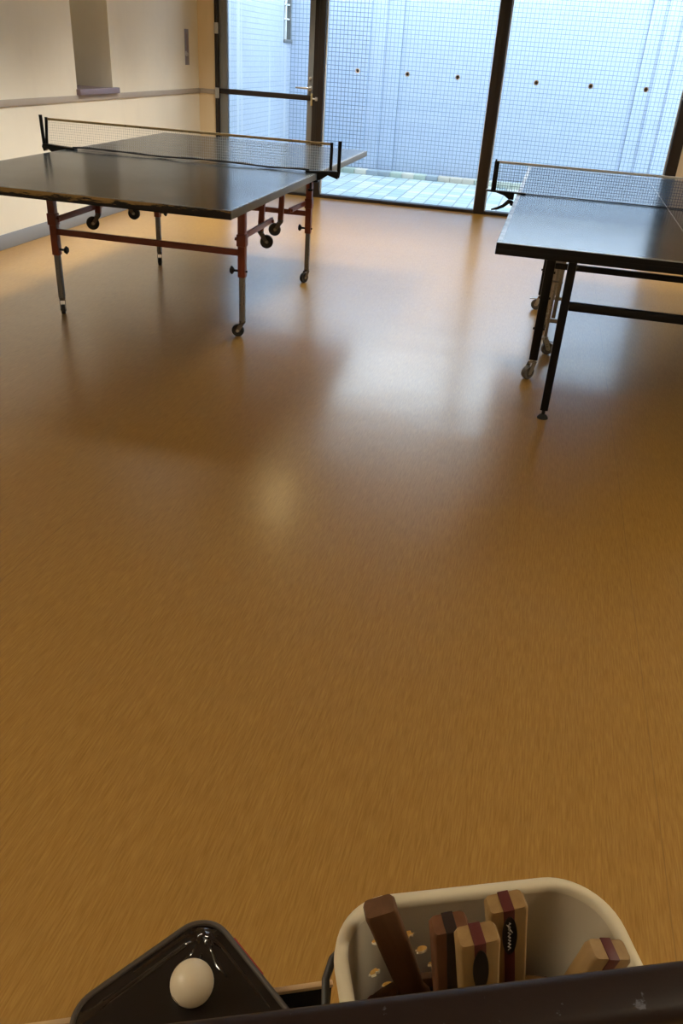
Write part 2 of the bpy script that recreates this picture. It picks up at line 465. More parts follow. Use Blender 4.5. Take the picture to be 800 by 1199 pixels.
# ------------------------------------------------------------------ shared pieces
def caster(parent, at, wheel_r=.034, ang=0, wm='rubber', fm='hub', off=.028, width=.022, brake=False):
    """swivel caster: the stem top is at `at`; wheel trails in direction ang"""
    x, y, z = at
    root_m = T(x, y, z) @ rot('Z', ang)
    f = MB()
    H = z-wheel_r if z < .2 else .055
    f.lathe([(0, 0), (.016, 0), (.018, -.006), (.014, -.014), (0, -.014)], 16, root_m)
    # fork: two cheeks
    for sgn in (-1, 1):
        pts = [(-.012, -.012), (.016, -.012), (off+.012, -H-.002), (off+.006, -H-.010), (off-.010, -H-.006)]
        f.prism(pts, -.0012, .0012, root_m @ T(0, sgn*(width/2+.0035), 0) @ rot('X', 90))
    f.box(-.012, .016, -width/2-.0047, width/2+.0047, -.015, -.011, mtx=root_m)
    if brake:
        f.box(off-.002, off+.052, -.012, .012, -.020, -.016, .001, mtx=root_m @ rot('Y', 14))
    c_ = f.build('caster', M[fm], parent)
    wv = MB(); r = wheel_r; a = width/2
    m2 = root_m @ T(off, 0, -H) @ rot('X', 90)
    wv.lathe([(.009, -a*.8), (r*.62, -a*.8), (r*.70, -a), (r*.93, -a), (r, -a*.55), (r, a*.55), (r*.93, a), (r*.70, a), (r*.62, a*.8), (.009, a*.8)], 28, m2)
    wv.build('wheel', M[wm], c_)
    hb = MB(); hb.lathe([(0, -a-.005), (.008, -a-.005), (.009, -a*.7), (.009, a*.7), (.008, a+.005), (0, a+.005)], 14, m2)
    hb.build('axle', M['zinc'], c_)
    return c_

def net_mesh(mb, x0, x1, z0, z1, pitch=.013, t=.0014, sag=None):
    n = int((x1-x0)/pitch); m = max(2, int((z1-z0)/pitch))
    zz = (lambda x, q: q) if sag is None else sag
    for i in range(n+1):
        x = x0+(x1-x0)*i/n
        mb.box(x-t/2, x+t/2, -t/2, t/2, zz(x, z0), z1)
    for j in range(1, m):
        z = z0+(z1-z0)*j/m
        mb.box(x0, x1, -t/2, t/2, z-t/2, z+t/2)

TW, TL, TH = 1.525, 2.74, .76
# ------------------------------------------------------------------ left (old) table
LX, LY, LA = -2.0203, 4.6515, R(.52)
tb = thing('table_tennis_table', 'worn dark table tennis table on red-brown legs beside the cream wall', 'table', (LX, LY, 0), LA)
for s in (-1, 1):
    h = MB()
    y0, y1 = (-TL/2, -.004) if s < 0 else (.004, TL/2)
    h.box(-TW/2, TW/2, y0, y1, TH-.024, TH, .0015, 1)
    top = h.build('tabletop', M['top_old'], tb)
    e = MB()
    ye = -TL/2 if s < 0 else TL/2
    e.box(-TW/2, TW/2, ye-.006 if s > 0 else ye-.003, ye+.003 if s > 0 else ye+.006, TH-.036, TH-.0015, .001)
    e.build('end_apron', M['edge_worn'] if s < 0 else M['edge_grey'], tb)['label'] = 'black table end edge worn down to bare wood' if s < 0 else 'grey table end edge'
    for q in (-1, 1):
        e = MB(); xe = q*TW/2
        e.box(min(xe-q*.006, xe+q*.003), max(xe-q*.006, xe+q*.003), y0, y1, TH-.034, TH-.0015, .001)
        e.build('side_apron', M['edge_grey'], tb)
YF, YK = 3.975-LY, 5.25-LY
XLg, XRg = -2.505-LX, -1.455-LX
for yy in (YF, YK):
    sg = -1 if yy < 0 else 1
    for xx in (XLg, XRg):
        q = -1 if xx < 0 else 1
        l = MB(); l.box(xx-.019, xx+.019, yy-.019, yy+.019, .315, TH-.028, .003)
        l.box(xx-.024, xx+.024, yy-.024, yy+.024, .47, .53, .004)
        leg = l.build('leg', M['red'], tb)
        l = MB(); l.box(xx-.014, xx+.014, yy-.014, yy+.014, .085, .42, .002)
        for z in (.12, .17, .22, .27): l.lathe([(0, 0), (.004, 0), (.004, .0012), (0, .0012)], 8, T(xx, yy-.014, z) @ rot('X', 90))
        l.build('inner_tube', M['grey_rod'], leg)
        kn = MB(); kx = xx-q*.019
        kn.tube([(kx, yy, .345), (kx-q*.03, yy, .345)], .006, 10)
        kn.lathe([(0, 0), (.010, 0), (.020, .008), (.022, .014), (.016, .020), (0, .020)], 6, T(kx-q*.026, yy, .345) @ rot('Y', -90*q))
        kn.build('knob', M['black_matt'], leg)
        kn = MB(); kn.tube([(xx+q*.019, yy, .345), (xx+q*.027, yy, .345)], .005, 8); kn.build('bolt', M['black_matt'], leg)
        caster(tb, (xx, yy, .086), .033 if q > 0 else .026, {(-1,-1): 300, (1,-1): 190, (1,1): 243, (-1,1): 293}[(q, sg)], off=.024)
    b = MB(); b.box(XLg+.019, XRg-.019, yy-.010, yy+.010, .421, .452, .002); b.build('crossbar', M['red'], tb)
    b = MB(); b.box(XLg, XRg, yy-.012, yy+.012, TH-.050, TH-.026, .002); b.build('top_rail', M['red'], tb)
# folding arms and the hanging travel casters
for xx, q in ((XLg, -1), (XRg, 1)):
    xa = xx-q*.022
    for sg in (-1, 1):
        y_leg = YF if sg < 0 else YK
        y_in = -.11 if sg < 0 else .235
        a = MB(); a.bar((xa, y_leg, .50), (xa, y_in, .507), .030, .012, .002, up=(1,0,0))
        for yy in (y_leg, y_in+sg*.02):
            a.tube([(xa-.016, yy, .503), (xa+.016, yy, .503)], .009, 8)
        a.build('folding_arm', M['red'], tb)
        yt, yb_ = (-.215, -.268) if sg < 0 else (.143, .105)
        xl = xx-q*.038
        a = MB(); a.bar((xl, yt, TH-.026), (xl, yb_, .47), .022, .030, .002, up=(1,0,0)); 
        a.bar((xl, yt-.03, TH-.03), (xl, yt+.10, TH-.03), .03, .008, .001)
        a.bar((xl, yt+sg*.10, TH-.04), (xl, yb_+.01, .60), .012, .012, .001)
        a.build('hanging_strut', M['red'], tb)
        caster(tb, (xl, yb_, .472), .036, {(1,-1): 15, (1,1): 205, (-1,-1): 215, (-1,1): 10}[(q, sg)], off=.034)
# net of the old table: a clamp-on set that lifts away
net = thing('table_tennis_net', 'worn net with brown yellowed top tape across the old dark table', 'net', (LX, LY, TH), LA)
nb = MB(); net_mesh(nb, -.865, .838, .012, .150, .0128, .0010); nb.build('netting', M['cord_old'], net)
nb = MB(); nb.bar((-.872, 0, .153), (.842, 0, .153), .007, .013, .002); nb.build('top_tape', M['tape_brown'], net)
nb = MB(); 
pts = [(-.72+1.44*k/40, .004*math.sin(k*.9), .0125+.003*math.sin(k*.33)) for k in range(41)]
nb.tube(pts, .0045, 8); nb.tube([(p[0], p[1]+.006, p[2]+.004*math.sin(i*.7)) for i, p in enumerate(pts)], .0035, 8)
nb.build('bottom_cord', M['cord_black'], net)
for q in (-1, 1):
    p = MB(); xi, xo = q*.842 if q > 0 else -.874, q*.888 if q > 0 else -.91
    if q < 0: xi_b, xo_b = -.888, -.906
    else: xi_b, xo_b = xi, xo
    p.tube([(xi, 0, .162), (xi_b, 0, .02)], .0088, 10); p.tube([(xo, 0, .172), (xo_b, 0, .012), (xo_b-q*.004, 0, -.012)], .0100, 10)
    p.build('net_post', M['black'], net)
    p = MB()
    xc = q*(TW/2-.06)
    prof = [(xc, .010), (xo_b, .020), (xo_b+q*.006, .004), (xo_b-q*.004, -.020), (xi_b-q*.012, -.004), (xi_b-q*.05, -.030), (q*(TW/2+.008), -.034), (q*(TW/2+.008), .0005), (xc, .0005)]
    p.prism(prof, -.020, .020, rot('X', 90), .002)
    p.box(min(q*.70, q*.775), max(q*.70, q*.775), -.02, .02, -.0475, -.0368, .002)
    p.tube([(q*.73, 0, -.046), (q*.73, 0, -.085)], .006, 10); p.lathe([(0, -.085), (.016, -.085), (.016, -.095), (0, -.095)], 12, T(q*.73, 0, 0))
    p.build('clamp', M['black'], net)

# ------------------------------------------------------------------ right table
RX, RY, RA = .6136, 4.6093, R(-.16)
tr = thing('table_tennis_table', 'blue table tennis table on black frame at the right edge of the room', 'table', (RX, RY, 0), RA)
for s in (-1, 1):
    h = MB()
    y0, y1 = (-TL/2, -.004) if s < 0 else (.004, TL/2)
    h.box(-TW/2, TW/2, y0, y1, TH-.022, TH, .0015, 1)
    h.build('tabletop', M['top_blue'], tr)
    ap = MB(); ye = s*TL/2
    ap.box(-TW/2, TW/2, min(ye, ye-s*.022), max(ye, ye-s*.022), TH-.045, TH-.0225, .002)
    for q in (-1, 1):
        xe = q*TW/2
        ap.box(min(xe, xe-q*.022), max(xe, xe-q*.022), min(y0+.0225, y1-.0225) if s < 0 else y0, y1 if s < 0 else y1-.0225, TH-.045, TH-.0225, .002)
    ap.box(-TW/2+.001, TW/2-.001, ye-.0008, ye+.0012, TH-.0225, TH-.002)
    ap.build('apron', M['black'], tr)
for sy in (-1, 1):
    for q in (-1, 1):
        # end leg with adjustable pad
        xx, yy = q*(.155-RX)*-1, sy*1.167
        l = MB(); l.box(xx-.017, xx+.017, yy-.017, yy+.017, .040, TH-.024, .003)
        leg = l.build('leg', M['black'], tr)
        l = MB(); l.lathe([(0, 0), (.024, 0), (.024, .004), (.015, .016), (.008, .020), (.008, .042), (0, .042)], 20, T(xx, yy, 0)); l.build('foot_pad', M['rubber'], leg)
        # caster leg
        xx, yy = q*(RX-.078), sy*.66
        l = MB(); l.box(xx-.021, xx+.021, yy-.021, yy+.021, .098, TH-.024, .003)
        for z in (.25, .40, .52): l.tube([(xx-.028, yy, z), (xx+.028, yy, z)], .006, 8)
        l.build('leg', M['black'], tr)
        caster(tr, (xx, yy, .0985), .033, 225 if sy < 0 else 170, 'grey_wheel', 'zinc', off=.022, width=.026, brake=sy > 0)
        # inner folding post
        xx, yy = q*(RX-.126), sy*.245
        l = MB(); l.box(xx-.008, xx+.008, yy-.008, yy+.008, .098, TH-.024, .002)
        l.build('inner_post', M['zinc'], tr)
        caster(tr, (xx, yy, .0985), .033, 20 if sy < 0 else 200, 'grey_wheel', 'zinc', off=.022, width=.026, brake=sy < 0)
        st = MB()
        st.bar((xx+.022*-q, sy*.36, .60), (xx+.022*-q, yy, .20), .006, .020, .001, up=(1,0,0))
        st.bar((xx+.030*-q, sy*.36, .60), (xx+.022*-q, sy*.10, TH-.03), .005, .016, .001, up=(1,0,0))
        st.bar((xx-q*.09, yy, .185), (xx+q*.03, yy, .185), .008, .020, .001)
        for z, y_ in ((.60, sy*.36), (.40, sy*.303)): st.tube([(xx-.034, y_, z), (xx+.034, y_, z)], .006, 8)
        st.build('folding_stay', M['zinc'], tr)
    b = MB(); yy = sy*1.167; b.box(-.4415, .4415, yy-.013, yy+.013, .485, .519, .003); b.build('crossbar', M['black'], tr)
    b = MB(); yy = sy*.66; b.box(-.5145, .5145, yy-.012, yy+.012, .540, .566, .003); b.build('crossbar', M['black'], tr)
    for q in (-1, 1):
        b = MB(); b.box(q*.5356-.012, q*.5356+.012, min(sy*.04, sy*1.25), max(sy*.04, sy*1.25), TH-.044, TH-.023, .002)
        b.build('side_rail', M['black'], tr)
net = thing('table_tennis_net', 'blue net with pale top tape clamped across the blue table at right', 'net', (RX, RY, TH), RA)
nb = MB(); net_mesh(nb, -.880, .880, .006, .143, .0125, .0017); nb.build('netting', M['cord_blue'], net)
nb = MB(); nb.bar((-.885, 0, .146), (.885, 0, .146), .006, .012, .002); nb.build('top_tape', M['tape_white'], net)
nb = MB(); nb.bar((-.75, 0, .004), (.75, 0, .004), .006, .005, .001); nb.build('bottom_cord', M['cord_black'], net)
for q in (-1, 1):
    p = MB(); x0 = q*.888
    p.box(x0-.013, x0+.013, -.008, .008, .002, .150, .004)
    p.box(x0+q*.006-.004, x0+q*.006+.004, -.011, .011, .10, .158, .002)
    p.build('net_post', M['black'], net)
    p = MB()
    p.prism([(q*.925, .008), (q*.716, .008), (q*.716, .0005), (q*.776, .0005), (q*.776, -.030), (q*.800, -.030), (q*.83, -.012), (q*.87, -.002), (q*.925, .001)], -.018, .018, rot('X', 90), .0015)
    p.box(min(q*.72, q*.79), max(q*.72, q*.79), -.015, .015, -.060, -.0465, .003)
    p.build('clamp', M['black'], net)
    p = MB()
    p.tube([(q*.765, 0, -.0580), (q*.787, 0, -.045), (q*.80, 0, -.042), (q*.825, 0, -.066), (q*.852, 0, -.080), (q*.885, 0, -.090)], [.009, .012, .012, .009, .0075, .004], 10)
    p.build('clamp_lever', M['black'], net)

# ------------------------------------------------------------------ plate on the left wall
lp = thing('key_switch', 'tall grey key switch plate on the cream wall near the corner', 'switch', (XL, 8.452, 1.30))
p = MB(); p.box(0, .004, -.048, .048, -.155, .150, .0015); p.build('plate', M['plate'], lp)
p = MB(); p.box(.004, .0046, .002, .008, -.02, .11); p.build('engraved_line', mat('faded_red_print', (.25, .10, .09), .6), lp)
p = MB(); p.lathe([(0, 0), (.016, 0), (.016, .012), (.010, .016), (0, .016)], 16, T(.004, -.01, -.065) @ rot('Y', 90))
p.lathe([(0, -.003), (.020, -.003), (.020, .003), (0, .003)], 16, T(.030, -.085, -.056) @ rot('Y', 90))
p.tube([(.02, -.01, -.065), (.022, -.055, -.050), (.030, -.075, -.055)], .005, 8)
p.build('turn_key', M['steel'], lp)

# ------------------------------------------------------------------ foreground: stand with basket, tray and case
TH0 = R(22.5)
def W2(u, v, z): return V((u*math.cos(TH0)-v*math.sin(TH0), u*math.sin(TH0)+v*math.cos(TH0), z))
SHELF = .545
worn_brown = worn_mat('worn_brown_paint', (.020, .011, .009), (.12, .12, .145), .635, .42, 75, 0.0, .3)
stand = thing('equipment_stand', 'dark brown rail with worn paint in the foreground in front of basket and case', 'stand', W2(.05, .19, 0), TH0)
s = MB(); s.box(-.50, .50, .036, .070, .848, .881, .008, 3); s.build('top_rail', worn_brown, stand)
s = MB(); s.box(-.34, .30, -.19, .205, SHELF-.018, SHELF, .003); s.build('shelf', wood_mat('dark_shelf_board', (.05, .03, .02), (.08, .05, .03), 0), stand)
for q in (-1, 1):
    s = MB(); s.box(q*.475-.016, q*.475+.016, .036, .068, 0, .850, .003); s.build('post', worn_brown, stand)
    s = MB(); s.box(min(q*.475, q*.30), max(q*.475, q*.30), .040, .064, SHELF-.045, SHELF-.0185, .002); s.build('bracket', worn_brown, stand)
    s = MB(); s.box(q*.475-.016, q*.475+.016, -.20, .22, .0, .03, .004); s.build('floor_foot', worn_brown, stand)

# tray beside the basket, pale rim
tray = thing('shallow_tray', 'shallow dark tray with pale wooden rim under the black case', 'tray', W2(-.075, .345, SHELF+.001), TH0+R(1.5))
t = MB(); t.box(-.172, .175, -.088, .0745, 0, .010, .002); t.build('tray_base', wood_mat('dark_tray_board', (.02, .012, .008), (.035, .02, .012), 0), tray)
pale_rim = wood_mat('pale_rim_wood', (.52, .34, .17), (.64, .44, .24), 0)
t = MB(); RH = .0535
t.box(-.176, .178, .0750, .0785, 0, RH-.004, .0005); t.box(-.176, .164, -.0955, -.0885, 0, RH-.004, .0005)
t.box(-.1800, -.1765, -.0955, .0785, 0, RH-.004, .0005)
t.build('tray_wall', M['black_matt'], tray)
for a in ((-.180, .179, .0742, .0795), (-.180, .164, -.0960, -.0880)):
    t = MB(); t.box(*a, RH-.0038, RH+.0015, .001)
    t.build('rim', pale_rim, tray)
# basket
def rrect(hw, hd, r, n=10):
    out = []
    for cx, cy, a0 in ((hw-r, hd-r, 0), (-hw+r, hd-r, 90), (-hw+r, -hd+r, 180), (hw-r, -hd+r, 270)):
        for k in range(n+1):
            a = R(a0+90*k/n); out.append((cx+r*math.cos(a), cy+r*math.sin(a)))
    return out
BU, BV, BH = .211, .320, .190
bk = thing('plastic_basket', 'cream plastic basket with round holes holding table tennis bats', 'basket', W2(BU, BV, SHELF+.001), TH0+R(.5))
bm = MB().bm; mb = MB.__new__(MB); mb.bm = bm
def bsec(z): # half width, half depth, radius at height z
    k = z/BH; return .100+.0155*k, .078+.0130*k, .030+.017*k
bw = wood = None
levels = [0, .004, .03, .06, .09, .12, .15, BH]
Wt = .0022
def loop(z, inset):
    hw, hd, r = bsec(z); return [V((x, y, z)) for x, y in rrect(hw-inset, hd-inset, max(r-inset, .004), 9)]
# walls as a grid with real holes: subdivide each ring finely and skip faces inside a hole
def wall_pts(z, inset, n=260):
    base = loop(z, inset); base.append(base[0])
    L = [0]
    for a, b_ in zip(base, base[1:]): L.append(L[-1]+(b_-a).length)
    out = []; j = 0
    for i in range(n):
        s_ = L[-1]*i/n
        while L[j+1] < s_: j += 1
        f_ = (s_-L[j])/max(L[j+1]-L[j], 1e-9); out.append(base[j].lerp(base[j+1], f_))
    return out
NZ = 66; NP = 260
HR = .0058
hole_c = [(x, .150) for x in (-.078, -.050, -.022, .006, .034)] + [(x, .128) for x in (-.064, -.036)] + [(x, .106) for x in (-.078, -.050, -.022)] + [(x, .084) for x in (-.064, -.036)] + [(x, .062) for x in (-.078, -.050, -.022)]
zs = [BH*(k/NZ) for k in range(NZ+1)]
def snap(p, q):
    """push a wall vertex on the back wall onto the rim of a nearby hole; report whether it is inside or on it"""
    if p.y < .05: return p, q, False
    for hx, hz in hole_c:
        dx, dz = p.x-hx, p.z-hz; d_ = math.hypot(dx, dz)
        if d_ < HR+.0013:
            if d_ > HR-.0016:
                kx, kz = dx*(HR/d_)-dx, dz*(HR/d_)-dz
                p = V((p.x+kx, p.y, p.z+kz)); q = V((q.x+kx, q.y, q.z+kz))
            return p, q, True
    return p, q, False
outer, inner, flag = [], [], []
for z in zs:
    A = wall_pts(z, 0, NP); B = wall_pts(max(z, .002), Wt, NP); ra, rb_, rf = [], [], []
    for p, q in zip(A, B):
        p, q, f_ = snap(p, q); ra.append(bm.verts.new(p)); rb_.append(bm.verts.new(q)); rf.append(f_)
    outer.append(ra); inner.append(rb_); flag.append(rf)
skip = set((k, i) for k in range(NZ) for i in range(NP) if flag[k][i] and flag[k+1][i] and flag[k][(i+1) % NP] and flag[k+1][(i+1) % NP])
def keep(k, i): return (k, i) not in skip
for k in range(NZ):
    for i in range(NP):
        j = (i+1) % NP
        if not keep(k, i): continue
        bm.faces.new((outer[k][i], outer[k][j], outer[k+1][j], outer[k+1][i]))
        bm.faces.new((inner[k][j], inner[k][i], inner[k+1][i], inner[k+1][j]))
        for (k2, i2, a, b_) in ((k-1, i, (k, i), (k, j)), (k+1, i, (k+1, j), (k+1, i)), (k, (i-1) % NP, (k+1, i), (k, i)), (k, j, (k, j), (k+1, j))):
            if 0 <= k2 < NZ and not keep(k2, i2):
                bm.faces.new((outer[a[0]][a[1]], inner[a[0]][a[1]], inner[b_[0]][b_[1]], outer[b_[0]][b_[1]]))
bm.faces.new(outer[0][::-1]); bm.faces.new(inner[0])
for v in [v for v in bm.verts if not v.link_faces]: bm.verts.remove(v)
basket_m = mat('cream_plastic', (.62, .54, .40), .42)
mb.build('basket_body', basket_m, bk, angle=35)
rm = MB()
prof = [(-.003, -.004), (-.0028, .0022), (0, .0042), (.0045, .0042), (.0072, .0020), (.0078, -.007), (.0060, -.007), (.0052, -.001), (0, -.004)]
hw, hd, r = bsec(BH)
rings = []
for du, dz in prof:
    rings.append([rm.bm.verts.new((x, y, BH+dz)) for x, y in rrect(hw+du, hd+du, r+du, 12)])
n = len(rings[0])
for a in range(len(rings)):
    A, B = rings[a], rings[(a+1) % len(rings)]
    for i in range(n): rm.bm.faces.new((A[i], A[(i+1) % n], B[(i+1) % n], B[i]))
rm.build('rim', mat('cream_plastic_rim', (.74, .66, .48), .4), bk, angle=60)
hd_ = MB()
xh = -.1285
pts = [(-.113, .066, .176), (-.122, .060, .172), (-.129, .048, .166), (-.1315, .03, .160), (-.132, .01, .155), (-.130, -.012, .150), (-.126, -.03, .146), (-.119, -.045, .142), (-.111, -.052, .140)]
hd_.tube(pts, .0034, 10); hd_.build('handle', mat('dark_grey_plastic', (.035, .033, .03), .5), bk)

# bats: blade down in the basket, grip up
def bat(label, u, v, z, tilt, wood_c, stripe, hw=.0155, hl=.085, twist=0, badge=True, taper=.96, script=False):
    """u, v, z: centre of the grip end; tilt: lean in the u-z plane"""
    o = thing('table_tennis_bat', label, 'table tennis bat', W2(u, v, z), 0, 'bats in the cream basket')
    o.rotation_euler = (Matrix.Rotation(TH0, 4, 'Z') @ Matrix.Rotation(R(tilt), 4, 'Y') @ Matrix.Rotation(R(twist), 4, 'Z')).to_euler()
    # z = 0 at the grip end, blade further down
    h = MB(); n = 8
    th = .0082
    secs = [(0, 1.0), (-.004, 1.03), (-.02, 1.0), (-hl*.6, taper), (-hl, taper*.95), (-hl-.012, taper*1.25)]
    rr = []
    for zz, k in secs:
        kk = k if zz < -.002 else k*.90
        rr.append([h.bm.verts.new((x, y, zz)) for x, y in rrect(hw*kk, th*(kk*.4+.6), .0030, 3)])
    for A, B in zip(rr, rr[1:]):
        m_ = len(A)
        for i in range(m_): h.bm.faces.new((A[i], A[(i+1) % m_], B[(i+1) % m_], B[i]))
    h.bm.faces.new(rr[0]); h.bm.faces.new(rr[-1][::-1])
    hd0 = h.build('handle', wood_c, o, angle=50)
    if stripe is not None:
        s_ = MB(); s_.box(-.0045, .0045, -th-.0006, th+.0006, -hl*.98, .0006, .0004); s_.build('stripe', stripe, hd0)
    if badge:
        s_ = MB(); s_.lathe([(0, 0), (1, 0), (1, .0006), (0, .0006)], 28, T(0, -th-.0005, -.033) @ rot('X', 90) @ Matrix.Diagonal((.0062, .026, 1, 1)))
        bd = s_.build('badge', badge_m, hd0)
        if script:
            s_ = MB(); zz0 = -.014
            pts = [(.0012*math.sin(k*1.7)-.0005, -th-.0014, zz0-.0013*k) for k in range(30)]
            s_.tube(pts, .00035, 5); s_.tube([(-.0025, -th-.0014, -.016), (.002, -th-.0014, -.028)], .0004, 5)
            s_.build('script', script_m, bd)
    b = MB()
    out = []
    for k in range(40):
        a = 2*math.pi*k/40
        rx = .056*(1-.06*math.cos(a)); out.append((rx*math.sin(a), .052*math.cos(a)))
    b.prism([(x, y-(hl+.052-.005)) for x, y in out], -.003, .003, rot('X', 90), .0008)
    b.build('blade', wood_c, o)
    for sd, mm in ((-1, rub_red), (1, rub_black)):
        rb = MB()
        rb.prism([(x*.985, min(y, .036)*.985-(hl+.052-.005)) for x, y in out], min(sd*.0032, sd*.0048), max(sd*.0032, sd*.0048), rot('X', 90))
        rb.build('rubber', mm, o)
    return o
badge_m = mat('black_badge', (.008, .007, .007), .3); script_m = mat('silver_script', (.5, .48, .45), .4)
rub_red = mat('red_rubber', (.18, .015, .012), .6); rub_black = mat('black_bat_rubber', (.01, .01, .01), .6)
w_dark = wood_mat('dark_brown_grip', (.10, .042, .016), (.155, .070, .028), 2, .55)
w_mid = wood_mat('reddish_grip', (.12, .045, .018), (.18, .075, .03), 2, .55)
w_light = wood_mat('pale_wood_grip', (.28, .165, .06), (.38, .24, .095), 2, .5)
st_red = mat('oxblood_stripe', (.10, .016, .014), .5); st_dark = mat('dark_brown_stripe', (.02, .009, .006), .5)
bat('bat with plain dark brown grip leaning over the basket rim at left', .124, .3855, .772, -18, w_dark, None, .0128, .118, 0, False)
bat('bat with reddish brown grip, second from left in the basket', .172, .3562, .787, -8, w_mid, st_dark, .0145, .118, 0, False)
bat('bat with pale striped grip and black oval badge, shortest in the basket middle', .187, .3385, .798, -9, w_light, st_red, .0158, .120, 0, True)
bat('bat with tall pale grip and silver script on its black badge', .223, .3712, .783, -10, w_light, st_red, .0158, .120, 0, True, .96, True)
bat('bat with pale tan grip low at the right end of the basket', .284, .3180, .794, 13, w_light, st_red, .0165, .116, 0, False)

# black vinyl case, lying in the tray and over its far rim
ca, cb_, cc = V((-.282, .334)), V((-.200, .457)), V((-.118, .398))
ax_s = V((.560, .828)); ax_l = V((.780, -.626))      # short side, long side
CZ = SHELF+.0565
def case_outline(inset=0.0, n=10):
    hs, hl_, r = .0775-inset, .095-inset, .030-inset*.6
    return rrect(hs, hl_, r, n)
# local frame: x along the short side, y away from the long side
ang = math.atan2(ax_s.y, ax_s.x)
cen = V((-.198, .4635))+ax_l*.095-ax_s*.0775
case = thing('bat_case', 'glossy black vinyl bat case with a red tab, ball lying on it', 'case', (cen.x, cen.y, CZ), ang)
def pad(x, y, hs, hl_):
    return max(0, 1-(abs(x)/hs)**4)*max(0, 1-(abs(y)/hl_)**4)
hs, hl_ = .0775, .095
cs = MB()
low = [cs.bm.verts.new((x, y, 0)) for x, y in case_outline(.004)]
mid = [cs.bm.verts.new((x, y, .004)) for x, y in case_outline(0)]
mid2 = [cs.bm.verts.new((x, y, .014)) for x, y in case_outline(0)]
up = [cs.bm.verts.new((x, y, .0165)) for x, y in case_outline(.002)]
n = len(low)
for A, B in ((low, mid), (mid, mid2), (mid2, up)):
    for i in range(n): cs.bm.faces.new((A[i], A[(i+1) % n], B[(i+1) % n], B[i]))
cs.bm.faces.new(low[::-1]); cs.bm.faces.new(up)
vin = mat('black_vinyl', (.012, .009, .008), .28, 0, .5)
cs.build('case_shell', vin, case)
# wrinkled clear-coated top panel, sagging in the middle
tp = MB(); NR = 56; ringsv = []
base = case_outline(.003, 14); nb_ = len(base)
def wr(x, y):
    d = V((x-.060, y-.078)); a = math.atan2(d.y, d.x); rr_ = d.length   # folds fan out from the far corner
    f_ = math.sin(a*13+2.2*noise.noise(V((x*22, y*22, 0)))) * math.exp(-((rr_-.035)/.03)**2)*.0065
    e_ = max(abs(x)/.0775, abs(y)/.095)
    f_ += (.0062*noise.noise(V((x*30+3, y*30, .4)))+.0030*noise.noise(V((x*75, y*75, 1.2))))*min(1, .25+max(0, e_-.35)*1.6)
    for de, q_ in ((.095-y, x), (.0775-x, y)):
        f_ += .011*math.exp(-((de-.015-.006*noise.noise(V((q_*28, 4.1, 0))))/.0045)**2)*max(0, .42+1.3*noise.noise(V((q_*34, 9.7, de*20))))
    return f_
for k in range(NR+1):
    s_ = 1-k/NR
    ring = []
    for x, y in base:
        X, Y = x*s_, y*s_
        e = 1-s_
        ring.append(tp.bm.verts.new((X, Y, .0165-.0055*min(1, e*4)+wr(X, Y)*min(1, e*7))))
        if k == NR: break
    ringsv.append(ring)
for A, B in zip(ringsv, ringsv[1:]):
    for i in range(nb_):
        j = (i+1) % nb_
        if len(B) == 1: tp.bm.faces.new((A[i], A[j], B[0]))
        else: tp.bm.faces.new((A[i], A[j], B[j], B[i]))
tp.build('top_panel', mat('shiny_dark_vinyl', (.010, .005, .004), .10, 0, .5, .9, .05), case, angle=180)
pp = MB(); pp.tube([(x, y, .0172) for x, y in case_outline(.0005)], .0026, 8, closed=True); pp.build('piping', mat('grey_brown_piping', (.07, .055, .042), .45), case)
rt = MB(); rt.box(hs-.0005, hs+.0046, .012, .058, .004, .0145, .001); rt.build('red_tab', mat('red_vinyl_tab', (.32, .010, .018), .45), case)
# ball, sunk slightly in the soft panel
bl = MB(); bmesh.ops.create_uvsphere(bl.bm, u_segments=40, v_segments=24, radius=.0195)
ballm = mat('cream_celluloid', (.74, .64, .47), .32)
ball = bl.build('table_tennis_ball', ballm)
ball.location = W2(-.0275, .4235, .6305)
tag(ball, 'cream table tennis ball lying on the black vinyl case', 'ball')
mk = MB(); pts = []
for k in range(15):
    a = R(-10+200*k/14); q = V((-.0078+.0042*math.cos(a), -.0135, -.004+.0042*math.sin(a))).normalized()*.0196; pts.append(q)
mk.tube(pts, .0003, 5); mk.build('printed_mark', mat('brown_ball_print', (.25, .17, .10), .6), ball)

# ------------------------------------------------------------------ lamps
def emit(name, rgb, s):
    m = bpy.data.materials.new(name); m.use_nodes = True
    b = m.node_tree.nodes['Principled BSDF']; b.inputs['Base Color'].default_value = (.8,.8,.8,1)
    b.inputs['Emission Color'].default_value = (*rgb, 1); b.inputs['Emission Strength'].default_value = s
    return m
LC = (1, .88, .68)
warm_panel = emit('warm_fill_panel', LC, 26.0)
warm_spot = emit('warm_downlight', (1, .78, .36), 19.0)
def added_ceiling_panel(x, y, hx, hy, m, label, group):  # added unseen panels that fill the near room with warm light
    o = thing('added_ceiling_panel', label, 'ceiling light', (x, y, ZC), 0, group)
    f = MB()
    f.box(-hx-.02, hx+.02, -hy-.02, hy+.02, -.02, -.0005)
    for a in ((-hx-.02, hx+.02, -hy-.02, -hy-.005), (-hx-.02, hx+.02, hy+.005, hy+.02), (-hx-.02, -hx-.005, -hy-.005, hy+.005), (hx+.005, hx+.02, -hy-.005, hy+.005)): f.box(*a, -.06, -.02)
    f.build('lamp_housing', M['white_bar'], o)
    f = MB(); f.box(-hx, hx, -hy, hy, -.055, -.0205); f.build('diffuser', m, o)
added_ceiling_panel(-2.5, -.3, .6, .18, warm_panel, 'added unseen ceiling panel light over the left front of the room', 'added ceiling fill panels')
added_ceiling_panel(2.25, 1.2, .6, .18, warm_panel, 'added unseen ceiling panel light over the right front of the room', 'added ceiling fill panels')
